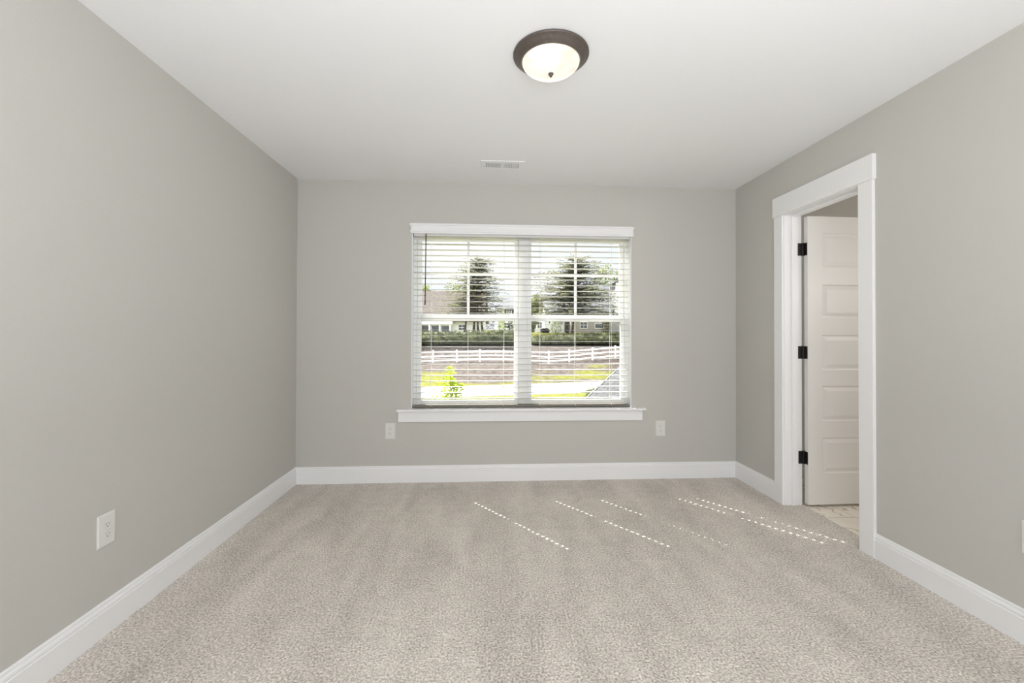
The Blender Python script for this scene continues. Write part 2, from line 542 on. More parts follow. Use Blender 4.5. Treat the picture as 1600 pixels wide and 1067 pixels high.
tube(bm, (-0.503, BY - 0.036, 2.02), (-0.5075, BY - 0.038, 1.475), 0.0040, n=8)
tube(bm, (-0.5075, BY - 0.038, 1.475), (-0.508, BY - 0.038, 1.437), 0.0055, 0.0050, n=8)
bobj('tilt_wand', bm, M['wand'], smooth=True)
bm = bmesh.new()
prev = Vector((1.1895, BY - 0.034, 2.02))
for k in range(1, 25):
    z = 2.02 - k * (0.73 / 24)
    nx_ = Vector((1.1895 + 0.0022 * math.sin(k * 1.7) + 0.004 * k / 24, BY - 0.034 - 0.018 * k / 24, z))
    tube(bm, prev, nx_, 0.0026, n=6)
    prev = nx_
tube(bm, prev, prev + Vector((0.003, 0, -0.045)), 0.0035, 0.0078, n=10)
bobj('pull_cord', bm, M['cord'])

# ------------------------------------------------------------------ doorway trim and door
JY0, JY1 = 2.3285, 2.9515                             # clear opening
JZ = 2.052
tr = thing('trim_1', 'flat white casing and jamb around the open doorway', 'door trim', (XR, (JY0 + JY1) / 2, 0), kind='structure')
TO = Vector(tr.location)
def tobj(name, bm, m, parent=None, **k):
    bmesh.ops.translate(bm, verts=bm.verts, vec=-TO)
    return obj(name, bm, m, parent or tr, **k)
tobj('casing', B(XR - 0.018, XR, JY1 + 0.005, CASO, 0, 2.055, 0.0015), M['trim'])
tobj('casing', B(XR - 0.018, XR, CASI, JY0 - 0.005, 0, 2.055, 0.0015), M['trim'])
tobj('head_casing', B(XR - 0.024, XR, CASI - 0.008, CASO + 0.008, 2.055, 2.194, 0.0015), M['trim'])
bm = bmesh.new()
tobj('side_jamb', B(XR - 0.004, XJ, JY1, JY1 + 0.019, 0, JZ + 0.016, 0.001), M['trim'])
tobj('side_jamb', B(XR - 0.004, XJ, JY0 - 0.019, JY0, 0, JZ + 0.016, 0.001), M['trim'])
tobj('head_jamb', B(XR - 0.004, XJ, JY0, JY1, JZ, JZ + 0.016, 0.001), M['trim'])
sx0, sx1 = XR + 0.046, XR + 0.082
tobj('door_stop', B(sx0, sx1, JY1 - 0.011, JY1, 0, JZ, 0.002), M['trim'])
tobj('door_stop', B(sx0, sx1, JY0, JY0 + 0.011, 0, JZ, 0.002), M['trim'])
tobj('door_stop', B(sx0, sx1, JY0 + 0.011, JY1 - 0.011, JZ - 0.011, JZ, 0.002), M['trim'])

LW, LT, LZ0, LZ1 = 0.61, 0.035, 0.014, 2.040          # leaf width, thickness, bottom, top
PX, PY = XJ + 0.004, JY1 + 0.000                      # hinge pin
door = thing('door_1', 'white five-panel door standing open into the room past the doorway', 'door', (PX, PY, 0), kind='structure')
door.rotation_euler.z = math.radians(1.0)
def leaf_face(bm, y, s):
    """moulded face at local y, recesses going towards +s"""
    X0, X1 = 0.012, 0.012 + LW
    px0, px1 = X0 + 0.105, X1 - 0.105
    hs = LZ1 - LZ0
    tops = [363.7, 444.6, 524.0, 604.0, 684.8]
    bots = [416.7, 497.5, 579.0, 659.0, 740.9]
    zz = lambda p: LZ0 + (789.3 - p) / (789.3 - 337.3) * hs
    panels = [(zz(b), zz(t)) for t, b in zip(tops, bots)][::-1]
    def q(x0, x1, z0, z1):
        bm.faces.new([bm.verts.new(p) for p in ((x0, y, z0), (x1, y, z0), (x1, y, z1), (x0, y, z1))])
    q(X0, px0, LZ0, LZ1)
    q(px1, X1, LZ0, LZ1)
    edges = [LZ0] + [v for p in panels for v in p] + [LZ1]
    for a, b in zip(edges[0::2], edges[1::2]):
        q(px0, px1, a, b)
    for z0, z1 in panels:
        rings = [(0, 0), (0.006, 0.0065), (0.012, 0.0075), (0.036, 0.0015), (0.038, 0.001)]
        rv = []
        for ins, dep in rings:
            rv.append([bm.verts.new(p) for p in ((px0 + ins, y + s * dep, z0 + ins), (px1 - ins, y + s * dep, z0 + ins), (px1 - ins, y + s * dep, z1 - ins), (px0 + ins, y + s * dep, z1 - ins))])
        for a, b in zip(rv, rv[1:]):
            for i in range(4):
                j = (i + 1) % 4
                bm.faces.new((a[i], a[j], b[j], b[i]))
        bm.faces.new(rv[-1])
bm = bmesh.new()
y0, y1 = -LT - 0.003, -0.003
leaf_face(bm, y0, 1)
leaf_face(bm, y1, -1)
for pts in (((0.012, LZ0), (0.012, LZ1)), ((0.012 + LW, LZ0), (0.012 + LW, LZ1))):
    (xa, za), (xb, zb) = pts
    bm.faces.new([bm.verts.new(p) for p in ((xa, y0, za), (xa, y1, za), (xb, y1, zb), (xb, y0, zb))])
for z in (LZ0, LZ1):
    bm.faces.new([bm.verts.new(p) for p in ((0.012, y0, z), (0.012 + LW, y0, z), (0.012 + LW, y1, z), (0.012, y1, z))])
bmesh.ops.remove_doubles(bm, verts=bm.verts, dist=0.0001)
bmesh.ops.recalc_face_normals(bm, faces=bm.faces)
obj('door_leaf', bm, M['doorpaint'], door)
for z in (0.337, 1.079, 1.811):
    bm = bmesh.new()
    box(bm, 0.0095, 0.0125, y0 + 0.004, y1, z - 0.0445, z + 0.0445, 0.001)       # plate on the leaf edge
    box(bm, -0.0325, -0.003, -0.0035, -0.0005, z - 0.0445, z + 0.0445, 0.001)    # plate on the jamb
    hg = obj('hinge', bm, M['black'], door)
    hg['label'] = 'black square-cornered hinge'
    bm = bmesh.new()
    tube(bm, (0.003, -0.004, z - 0.046), (0.003, -0.004, z + 0.046), 0.0065, n=12)
    obj('knuckle', bm, M['black'], hg)
bm = lathe([(0.0, 0.0), (0.032, 0.0), (0.032, 0.006), (0.012, 0.009), (0.011, 0.030), (0.024, 0.038), (0.028, 0.050), (0.022, 0.062), (0.0, 0.066)], 24)
bmesh.ops.rotate(bm, verts=bm.verts, cent=(0, 0, 0), matrix=Matrix.Rotation(math.radians(90), 3, 'X'))
bmesh.ops.translate(bm, verts=bm.verts, vec=(0.012 + LW - 0.06, y0, 0.93))
obj('door_knob', bm, M['black'], door, smooth=True)

# ------------------------------------------------------------------ ceiling lamp
lamp = thing('ceiling_light', 'round bronze flush-mount ceiling light with glowing alabaster dome', 'ceiling light', (0.276, 1.887, H))
obj('lamp_pan', lathe([(0.0, 0.0), (0.163, 0.0), (0.1665, -0.003), (0.1665, -0.008), (0.161, -0.012), (0.158, -0.013), (0.150, -0.021), (0.141, -0.029), (0.138, -0.0305), (0.135, -0.035), (0.130, -0.037), (0.1265, -0.035), (0.124, -0.028), (0.0, -0.010)], 96), M['bronze'], lamp, smooth=True)
prof = [(0.1262 * math.cos(t), -0.034 - 0.051 * math.sin(t)) for t in [math.pi / 2 * i / 20 for i in range(21)]]
obj('glass_shade', lathe(prof, 96), M['dome'], lamp, smooth=True)
obj('finial', lathe([(0.0, -0.082), (0.0115, -0.083), (0.0125, -0.087), (0.010, -0.0905), (0.006, -0.0925), (0.007, -0.096), (0.0045, -0.100), (0.0, -0.101)], 32), M['bronze'], lamp, smooth=True)
bulb = light('lamp_bulb', 'POINT', 8, (0, 0, 0), (1.0, 0.94, 0.85))
bulb.parent = lamp
bulb.location = (-0.025, 0.0, -0.048)
bulb.data.shadow_soft_size = 0.03

# ------------------------------------------------------------------ ceiling vent
vent = thing('ceiling_vent', 'white metal air register in the ceiling near the window', 'air vent', (0.106, 3.155, H))
vw, vh = 0.158, 0.084
bm = bmesh.new()
ix0, ix1, iy = -0.118, 0.118, 0.046
box(bm, -vw, ix0, -vh, vh, -0.007, -0.0002, 0.0015)
box(bm, ix1, vw, -vh, vh, -0.007, -0.0002, 0.0015)
box(bm, ix0, ix1, -vh, -iy, -0.0065, -0.0002, 0.0015)
box(bm, ix0, ix1, iy, vh, -0.0065, -0.0002, 0.0015)
box(bm, -0.008, 0.008, -iy, iy, -0.0065, -0.0002, 0.001)
obj('vent_frame', bm, M['trim'], vent)
obj('shade_backing', B(ix0, ix1, -iy, iy, -0.0012, -0.0002), M['dark'], vent)  # flat dark sheet standing in for the shade inside the duct
for s in (-1, 1):
    bm = bmesh.new()
    for k in range(9):
        xc = s * (0.0145 + 0.012 * k)
        vs = [bm.verts.new(p) for p in ((xc - 0.0036, -iy, -0.0065), (xc - 0.0036, iy, -0.0065), (xc + 0.0036, iy, -0.0055), (xc + 0.0036, -iy, -0.0055),
                                       (xc - 0.0036 - s * 0.003, -iy, -0.0015), (xc - 0.0036 - s * 0.003, iy, -0.0015), (xc + 0.0036 - s * 0.003, iy, -0.0015), (xc + 0.0036 - s * 0.003, -iy, -0.0015))]
        for f in ((0, 1, 2, 3), (4, 7, 6, 5), (0, 4, 5, 1), (1, 5, 6, 2), (2, 6, 7, 3), (3, 7, 4, 0)):
            bm.faces.new([vs[i] for i in f])
    bmesh.ops.recalc_face_normals(bm, faces=bm.faces)
    obj('louvre_bank', bm, M['trim'], vent)
obj('damper_lever', B(-0.139, -0.130, -0.004, 0.014, -0.012, -0.007, 0.001), M['plate'], vent)

# ------------------------------------------------------------------ wall outlets
def outlet():
    r = thing('wall_outlet', '', 'outlet', (0, 0, 0), group='electrical outlets')
    bm = B(-0.040, 0.040, -0.0062, -0.0001, -0.064, 0.064)
    top = [e for e in bm.edges if all(v.co.y < -0.005 for v in e.verts)]
    bmesh.ops.bevel(bm, geom=top, offset=0.004, segments=3, affect='EDGES')
    obj('cover_plate', bm, M['plate'], r)
    for s in (-1, 1):
        bm = B(-0.0165, 0.0165, -0.0082, -0.0064, s * 0.0195 - 0.014, s * 0.0195 + 0.014, 0.0015)
        f = obj('receptacle', bm, M['plate'], r)
        bm = bmesh.new()
        z = s * 0.0195
        box(bm, -0.0075, -0.0055, -0.0085, -0.0079, z - 0.001, z + 0.0075)
        box(bm, 0.0055, 0.0075, -0.0085, -0.0079, z - 0.0005, z + 0.0065)
        box(bm, -0.0022, 0.0022, -0.0085, -0.0079, z - 0.0095, z - 0.0050)
        obj('socket_slots', bm, M['slot'], f)
    bm = lathe([(0.0, 0.0), (0.003, 0.0), (0.0028, 0.0012), (0.0, 0.0014)], 16)
    bmesh.ops.rotate(bm, verts=bm.verts, cent=(0, 0, 0), matrix=Matrix.Rotation(math.radians(90), 3, 'X'))
    bmesh.ops.translate(bm, verts=bm.verts, vec=(0, -0.0062, 0))
    obj('screw', bm, M['plate'], r)
    return r
o0 = outlet()
for i, (loc, rz, lab) in enumerate((
        ((-0.778, YB, 0.4145), 0, 'white outlet beneath the left end of the window apron'),
        ((1.451, YB, 0.4165), 0, 'white outlet between the window and the doorway corner'),
        ((XL, 1.832, 0.416), math.radians(90), 'white outlet low on the bare left wall'),
        ((XR, 1.553, 0.416), math.radians(-90), 'white outlet on the right wall cut by the picture edge'))):
    o = o0 if i == 0 else copy_tree(o0)
    o.location = loc
    o.rotation_euler.z = rz
    o['label'] = lab

# ================================================================== outdoors
# e(u, d, z): u metres to the right of and d metres ahead of the camera
cY, sY = math.cos(YAW), math.sin(YAW)
def e(u, d, z):
    return Vector((u * cY - d * sY, u * sY + d * cY, z))
def at(px, py, d):
    return ((px - 800) / F * d, d, EYE + (520.9 - py) / F * d)
def smooth(t):
    t = max(0.0, min(1.0, t))
    return t * t * (3 - 2 * t)
def lerp_table(tab, x):
    if x <= tab[0][0]:
        return tab[0][1]
    for (a, va), (b, vb) in zip(tab, tab[1:]):
        if x <= b:
            return va + (vb - va) * (x - a) / (b - a)
    return tab[-1][1]

M['asphalt'] = noisy('pale_concrete_street', (0.437, 0.429, 0.421), (0.499, 0.491, 0.484), 3, 0.9)
M['white_fence'] = mat('white_fence_vinyl', (0.92, 0.92, 0.92), 0.5, 0.4)
M['bark'] = noisy('bark', (0.066, 0.048, 0.037), (0.125, 0.098, 0.078), 9, 0.9, stretch=(3, 3, 0.6))
def leafmat(name, c0, c1, scale, through=0.4):
    m = noisy(name, c0, c1, scale, 0.65, spec=0.25)
    t = m.node_tree
    b = t.nodes['Principled BSDF']
    out = t.nodes['Material Output']
    tl = t.nodes.new('ShaderNodeBsdfTranslucent')
    mx = t.nodes.new('ShaderNodeMixShader')
    mx.inputs[0].default_value = through
    src = b.inputs['Base Color'].links[0].from_socket
    t.links.new(src, tl.inputs['Color'])
    t.links.new(b.outputs[0], mx.inputs[1])
    t.links.new(tl.outputs[0], mx.inputs[2])
    t.links.new(mx.outputs[0], out.inputs['Surface'])
    return m
M['cedar'] = leafmat('conifer_needles', (0.17, 0.175, 0.1), (0.36, 0.36, 0.23), 1.3)
M['hedge'] = leafmat('hedge_leaves', (0.062, 0.074, 0.037), (0.21, 0.225, 0.115), 1.6)
M['lime'] = leafmat('lime_leaves', (0.36, 0.46, 0.05), (0.62, 0.7, 0.12), 3, 0.55)
M['midgreen'] = leafmat('mid_green_leaves', (0.16, 0.2, 0.07), (0.36, 0.4, 0.17), 1.2)

# ---- ground
FD = 43.5
POSTS = [(568, 572.5), (604, 571), (640, 569.3), (677, 567.7), (714, 566.7), (750, 565.6), (787, 565.6), (822, 566.6), (857.5, 567.6), (889.5, 565.8), (926, 562.4), (961.5, 559.2), (997, 556.5), (1032, 554.5)]
FT = [(at(px, py, FD)[0], at(px, py, FD)[2]) for px, py in POSTS]
near_edge = lambda u: 29.4 + 0.258 * u
far_edge = lambda u: 35.5 + 0.31 * u
GZ = -3.0
def ground(u, d):
    fe = min(far_edge(u), FD - 2.5)
    gf = lerp_table(FT, u)
    if d <= fe:
        return GZ
    if d <= FD:
        t = (d - fe) / (FD - fe)
        return GZ + (gf - GZ) * (0.75 * t + 0.25 * smooth(t))
    if d <= 47.0:
        return gf + (-0.15 - gf) * (d - FD) / 3.5
    if d <= 56:
        return -0.15 + 1.40 * smooth((d - 47) / 9)
    return 1.25 + 0.010 * (d - 56)

def ground_mesh():
    bm = bmesh.new()
    us = [-60 + 1.0 * i for i in range(35)] + [-25.0 + 0.5 * i for i in range(101)] + [26 + 1.0 * i for i in range(35)]
    ds = [4.2 + 1.0 * i for i in range(24)] + [28 + 0.4 * i for i in range(75)] + [59 + 3.0 * i for i in range(48)]
    lay = bm.verts.layers.float_color.new('cover')
    rows = [[bm.verts.new(e(u, d, ground(u, d))) for u in us] for d in ds]
    for r_, d in zip(rows, ds):
        for v, u in zip(r_, us):
            fe = min(far_edge(u), FD - 2.5)
            g = 1.0
            if fe < d < 49.5:
                t = (d - fe) / (FD - fe)
                g = 0.0
                n = noise.noise(Vector((u * 0.32, d * 0.8, 1.0)))
                if u < -5.2:                                       # lawn wedge at the left
                    g = smooth((0.62 - t) / 0.12)
                elif u > 1.0:
                    g = smooth((0.52 - abs(t - 0.30) * 1.9 + 0.75 * n) * 2.6) * (0.6 if u < 4 else 1)
                else:
                    g = smooth((0.16 - t) * 9 + 0.8 * n)
            v[lay] = (g, g, g, 1)
    for a, b in zip(rows, rows[1:]):
        for i in range(len(us) - 1):
            bm.faces.new((a[i], a[i + 1], b[i + 1], b[i]))
    return bm
gm = mat('lawn_and_mulch', (0.2, 0.2, 0.1), 0.95, 0.1)
t = gm.node_tree
b_ = t.nodes['Principled BSDF']
at_ = t.nodes.new('ShaderNodeAttribute'); at_.attribute_name = 'cover'
tx = t.nodes.new('ShaderNodeTexCoord')
nA = t.nodes.new('ShaderNodeTexNoise'); nA.inputs['Scale'].default_value = 2.2; nA.inputs['Detail'].default_value = 8; nA.inputs['Roughness'].default_value = 0.7
t.links.new(tx.outputs['Object'], nA.inputs['Vector'])
rG = t.nodes.new('ShaderNodeValToRGB'); rM = t.nodes.new('ShaderNodeValToRGB')
for r_, c0, c1 in ((rG, (0.125, 0.130, 0.026), (0.215, 0.212, 0.055)), (rM, (0.058, 0.047, 0.040), (0.175, 0.147, 0.130))):
    r_.color_ramp.elements[0].position = 0.36; r_.color_ramp.elements[0].color = (*c0, 1)
    r_.color_ramp.elements[1].position = 0.66; r_.color_ramp.elements[1].color = (*c1, 1)
    t.links.new(nA.outputs['Fac'], r_.inputs['Fac'])
mxg = t.nodes.new('ShaderNodeMix'); mxg.data_type = 'RGBA'
t.links.new(at_.outputs['Fac'], mxg.inputs['Factor'])
t.links.new(rM.outputs['Color'], mxg.inputs['A'])
t.links.new(rG.outputs['Color'], mxg.inputs['B'])
t.links.new(mxg.outputs['Result'], b_.inputs['Base Color'])
tag(obj('ground', ground_mesh(), gm, smooth=True), 'yellow-green lawn rising to a brown mulched bank outside the window', 'ground', kind='structure')
bm = bmesh.new()
sv = [(bm.verts.new(e(u, near_edge(u), GZ + 0.03)), bm.verts.new(e(u, min(far_edge(u), FD - 2.7), GZ + 0.03))) for u in range(-44, 26, 2)]
for (a, b), (c, d_) in zip(sv, sv[1:]):
    bm.faces.new((a, c, d_, b))
for g in bmesh.ops.extrude_face_region(bm, geom=list(bm.faces))['geom']:
    if isinstance(g, bmesh.types.BMVert):
        g.co.z -= 0.1
bmesh.ops.recalc_face_normals(bm, faces=bm.faces)
tag(obj('street', bm, M['asphalt']), 'pale sunlit street crossing below the window', 'street', kind='structure')

# ---- rail fence
fence = thing('rail_fence', 'white three-rail fence running along the mulched bank', 'fence', e(0, FD, lerp_table(FT, 0)), YAW)
fz = lerp_table(FT, 0)
for (u, z) in FT:
    bm = box(bmesh.new(), u - 0.065, u + 0.065, -0.065, 0.065, z - fz - 0.2, z - fz + 1.25)
    box(bm, u - 0.085, u + 0.085, -0.085, 0.085, z - fz + 1.25, z - fz + 1.30, 0.02)
    obj('post', bm, M['white_fence'], fence)
for h in (0.18, 0.60, 1.02):
    bm = bmesh.new()
    for (u0, z0), (u1, z1) in zip(FT, FT[1:]):
        vs = []
        for u, z in ((u0 + 0.065, z0), (u1 - 0.065, z1)):
            vs.append([bm.verts.new((u, y_, z - fz + h + k)) for y_, k in ((-0.02, 0), (0.02, 0), (0.02, 0.15), (-0.02, 0.15))])
        a, b = vs
        for i in range(4):
            j = (i + 1) % 4
            bm.faces.new((a[i], a[j], b[j], b[i]))
        bm.faces.new(a[::-1]); bm.faces.new(b)
    bmesh.ops.recalc_face_normals(bm, faces=bm.faces)
    obj('rail', bm, M['white_fence'], fence)

# ---- plants
def leaf(bm, c, ax, nrm, ln, wd):
    """a small pointed, slightly folded leaf or spray"""
    ax = ax.normalized()
    sd = ax.cross(nrm)
    if sd.length < 1e-4:
        sd = ax.orthogonal()
    sd.normalize()
    nn = sd.cross(ax)
    p0 = bm.verts.new(c)
    p1 = bm.verts.new(c + ax * ln * 0.5 + sd * wd * 0.5 - nn * ln * 0.06)
    p2 = bm.verts.new(c + ax * ln - nn * ln * 0.12)
    p3 = bm.verts.new(c + ax * ln * 0.5 - sd * wd * 0.5 - nn * ln * 0.06)
    bm.faces.new((p0, p1, p2))
    bm.faces.new((p0, p2, p3))

def conifer(u, d, h, r, label, seed, lean=0.0, bare=0.1, trunks=((0, 0),), dens=1.0, shape=None, m='cedar', group='conifers behind the hedge'):
    R = random.Random(seed)
    z = ground(u, d)
    root = thing('conifer', label, 'tree', e(u, d, z - 0.1), YAW, group)
    bm = bmesh.new()
    for (dx, tx_) in trunks:
        prev, pr = Vector((dx, 0, 0)), 0.20 if len(trunks) > 1 else 0.26
        for k in range(1, 7):
            s = k / 6
            ht = h * (0.96 if dx == trunks[0][0] else 0.55)
            p = Vector((dx + (tx_ - dx) * s + lean * (s * ht / h) ** 2, 0.12 * math.sin(3 * s + seed), ht * s))
            tube(bm, prev, p, pr, pr * 0.72, n=8, cap=k in (1, 6))
            prev, pr = p, pr * 0.72
    obj('trunk', bm, M['bark'], root, smooth=True)
    bm = bmesh.new()
    nt_ = int(17 * dens) + 8
    for k in range(nt_):
        s = bare + (1 - bare) * (k + R.random() * 0.8) / nt_
        rad = (shape(s) if shape else (1 - s) ** 0.75) * r
        nb = max(4, int((7 + 4 * (1 - s)) * dens))
        a0 = R.random() * 6.28
        for j in range(nb):
            a = a0 + 6.283 * j / nb + R.uniform(-0.35, 0.35)
            L_ = rad * R.uniform(0.55, 1.12) * (1.0 + 0.35 * noise.noise(Vector((2.2 * math.cos(a), 2.2 * math.sin(a), 5.0 * s + seed)))) + 0.12
            base = Vector((lean * s * s, 0, h * s))
            dirv = Vector((math.cos(a), math.sin(a), 0))
            tilt = R.uniform(-0.05, 0.26) + 0.25 * s
            ns = max(4, int(L_ * 9))
            tw = bm
            for q in range(ns):
                f = (q + 0.6) / ns
                c = base + dirv * L_ * f + Vector((0, 0, L_ * (tilt * f - 0.16 * f * f)))
                for side in (-1, 1):
                    sp = dirv.cross(Vector((0, 0, 1))) * side
                    ax = dirv * R.uniform(0.35, 0.9) + sp * R.uniform(0.5, 1.0) + Vector((0, 0, R.uniform(-0.12, 0.22)))
                    leaf(tw, c + Vector((R.uniform(-0.06, 0.06), R.uniform(-0.06, 0.06), R.uniform(-0.08, 0.08))), ax,
                         Vector((R.uniform(-0.3, 0.3), R.uniform(-0.3, 0.3), 1)), R.uniform(0.32, 0.66) * (0.62 + 0.5 * (1 - f)), R.uniform(0.13, 0.23))
    obj('foliage', bm, M[m], root)
    return root

def leafy(name, label, cat, u, d, z0, blobs, count, size, m, seed, group=None, stem=None, root_z=None):
    """a broadleaved tree or shrub: leaves fill the given (x, y, z, rx, ry, rz) blobs"""
    R = random.Random(seed)
    root = thing(name, label, cat, e(u, d, z0), YAW, group)
    bm = bmesh.new()
    vols = [b[3] * b[4] * b[5] for b in blobs]
    tot = sum(vols)
    for b, v in zip(blobs, vols):
        for _ in range(max(12, int(count * v / tot))):
            while True:
                p = Vector((R.uniform(-1, 1), R.uniform(-1, 1), R.uniform(-1, 1)))
                if 0.25 < p.length < 1.0:
                    break
            p *= (0.6 + 0.45 * R.random()) / max(0.6, p.length) if R.random() < 0.6 else 1
            c = Vector((b[0] + p.x * b[3], b[1] + p.y * b[4], b[2] + p.z * b[5]))
            ax = Vector((p.x, p.y, p.z * 0.5)) + Vector((R.uniform(-1, 1), R.uniform(-1, 1), R.uniform(-0.8, 0.6)))
            leaf(bm, c, ax, Vector((R.uniform(-1, 1), R.uniform(-1, 1), 1.0)), size * R.uniform(0.7, 1.3), size * R.uniform(0.5, 0.8))
    obj('foliage', bm, M[m], root)
    if stem:
        bm = bmesh.new()
        for p, q, r0, r1 in stem:
            tube(bm, p, q, r0, r1, n=8)
        obj('trunk' if cat == 'tree' else 'stem', bm, M['bark'], root, smooth=True)
    return root

# hedge rows behind the fence
def hedge(label, px0, px1, d, top0, top1, seed, step=0.55):
    R = random.Random(seed)
    u0, u1 = (px0 - 800) / F * d, (px1 - 800) / F * d
    um = (u0 + u1) / 2
    zb = ground(um, d)
    root = thing('hedge', label, 'hedge', e(um, d, zb), YAW, 'hedges above the fence')
    core = bmesh.new()
    lv = bmesh.new()
    n = int((u1 - u0) / step)
    for k in range(n + 1):
        f = k / n
        u = u0 + (u1 - u0) * f - um
        top = EYE + (520.9 - (top0 + (top1 - top0) * f)) / F * d - zb + R.uniform(-0.10, 0.10)
        for (yy, hh) in ((0, 1.0), (-0.9, 0.72)):
            T_ = max(0.5, top * hh)
            r = bmesh.ops.create_icosphere(core, subdivisions=2, radius=1.0)
            for v in r['verts']:
                nn = noise.noise(v.co * 2 + Vector((k, yy, seed))) * 0.18
                v.co = Vector((u + v.co.x * (0.75 + nn), yy + v.co.y * (0.7 + nn), T_ * 0.47 + v.co.z * T_ * (0.5 + nn * 0.5)))
            for _ in range(95):
                a, b = R.uniform(0, 6.283), R.uniform(-0.5, 1.0)
                cth = math.sqrt(max(0, 1 - b * b))
                nv = Vector((math.cos(a) * cth, -abs(math.sin(a)) * cth, b))
                c = Vector((u + nv.x * 0.78, yy + nv.y * 0.74, T_ * 0.47 + nv.z * T_ * 0.52))
                leaf(lv, c, nv + Vector((R.uniform(-1, 1), R.uniform(-1, 1), R.uniform(-0.5, 0.9))), Vector((R.uniform(-1, 1), R.uniform(-1, 1), 1)), R.uniform(0.14, 0.28), R.uniform(0.08, 0.14))
    obj('hedge_body', core, M['hedge'], root, smooth=True)
    obj('leaves', lv, M['hedge'], root)
hedge('dark evergreen hedge above the fence, below the brown-roofed house', 560, 807, 48.5, 521.5, 516.5, 3)
hedge('dark evergreen hedge above the fence, below the grey-roofed house', 838, 1060, 49.0, 525.5, 514.5, 4)

# conifers
shape_l = lambda s: (0.52 + 0.9 * s if s < 0.30 else 0.82 * (1 - s) ** 0.62 + 0.08)
shape_r = lambda s: (0.70 + 0.8 * s if s < 0.35 else 1.05 * (1 - s) ** 0.52 + 0.02)
conifer((738 - 800) / F * 56.4, 56.4, 9.8, 6.8, 'tall dark conifer with several slim trunks in front of the brown roof', 11, lean=0.9, bare=0.20, trunks=((0.2, 0.3), (-1.0, -0.4), (0.75, 0.5), (1.35, 0.8)), dens=1.2, shape=shape_l)
conifer((893 - 800) / F * 57, 57, 10.0, 7.8, 'broad dark conifer in front of the grey roof', 12, lean=0.7, bare=0.20, trunks=((-0.5, -0.2), (0.1, 0.5)), dens=1.4, shape=shape_r)

# distant and small trees
def tree_blobs(w_, h_, n, seed, z0):
    R = random.Random(seed)
    return [(R.uniform(-0.6, 0.6) * w_, R.uniform(-0.4, 0.4) * w_, z0 + R.uniform(0.2, 0.85) * h_, w_ * R.uniform(0.35, 0.55), w_ * 0.4, h_ * R.uniform(0.2, 0.32)) for _ in range(n)]
for i, (px, top, d, w_, m, lab) in enumerate((
        (640, 437, 88, 6.0, 'midgreen', 'light green tree rising behind the brown roof, cut by the window edge'),
        (680, 442, 104, 5.2, 'lime', 'bright yellow-green tree peeping over the brown roof'),
        (716, 440, 118, 6.5, 'midgreen', 'olive green tree behind the tall slim-trunked conifer'),
        (833, 462, 70, 1.7, 'midgreen', 'yellowish green tree beside the white gabled house'),
        (962, 417, 85, 5.8, 'midgreen', 'olive tree standing over the grey roof'),
        (1010, 415, 98, 6.0, 'midgreen', 'olive tree past the grey roof, hidden by the window frame'))):
    z0 = ground((px - 800) / F * d, d)
    hh = EYE + (520.9 - top) / F * d - z0
    leafy('leafy_tree', lab, 'tree', (px - 800) / F * d, d, z0, tree_blobs(w_ * 0.75, hh * 0.85, 7, 20 + i, hh * 0.12), 2600, 0.62, m, 40 + i, 'leafy trees behind the houses', stem=[((0, 0, -0.2), (0.1, 0, hh * 0.6), 0.25, 0.12)])

R5 = random.Random(5)
sap_z = -3.0
sb = []
for z_, w_ in ((3.10, 0.04), (2.98, 0.08), (2.80, 0.16), (2.66, 0.28), (2.52, 0.30), (2.36, 0.26), (2.2, 0.22), (2.05, 0.32), (1.9, 0.36), (1.75, 0.40), (1.5, 0.42), (1.25, 0.40)):
    sb.append((R5.uniform(-0.4, 0.4) * w_, R5.uniform(-0.3, 0.3) * w_, z_, w_ + 0.03, w_ * 0.8 + 0.03, 0.085))
su = (704 - 800) / F * 14
leafy('sapling', 'young lime-green sapling on the lawn nearest the window', 'tree', su, 14, sap_z, sb, 760, 0.15, 'lime', 50, stem=[((0, 0, -0.1), (0.02, 0, 1.6), 0.03, 0.018), ((0.02, 0, 1.6), (-0.01, 0, 3.05), 0.018, 0.005), ((0.02, 0, 1.7), (-0.3, 0.05, 2.0), 0.009, 0.004), ((0.01, 0, 2.2), (0.27, 0, 2.62), 0.008, 0.003)])
su2 = (686 - 800) / F * 15
leafy('sapling', 'lower sparse sapling just left of the lime-green one', 'tree', su2, 15, sap_z, [(0, 0, 1.95, 0.22, 0.2, 0.16), (-0.1, 0, 1.75, 0.2, 0.2, 0.12), (0.05, 0, 1.45, 0.3, 0.25, 0.2)], 170, 0.12, 'lime', 51, stem=[((0, 0, -0.1), (0, 0, 1.9), 0.022, 0.006)])
leafy('sapling', 'small leafy treetop beside the grey shingled roof', 'tree', (924 - 800) / F * 22, 22, GZ, [(0, 0, 1.42, 0.26, 0.24, 0.16), (0.05, 0, 1.2, 0.34, 0.3, 0.2), (-0.1, 0, 0.95, 0.3, 0.3, 0.2)], 300, 0.13, 'midgreen', 52, stem=[((0, 0, -0.1), (0, 0, 1.3), 0.025, 0.008)])
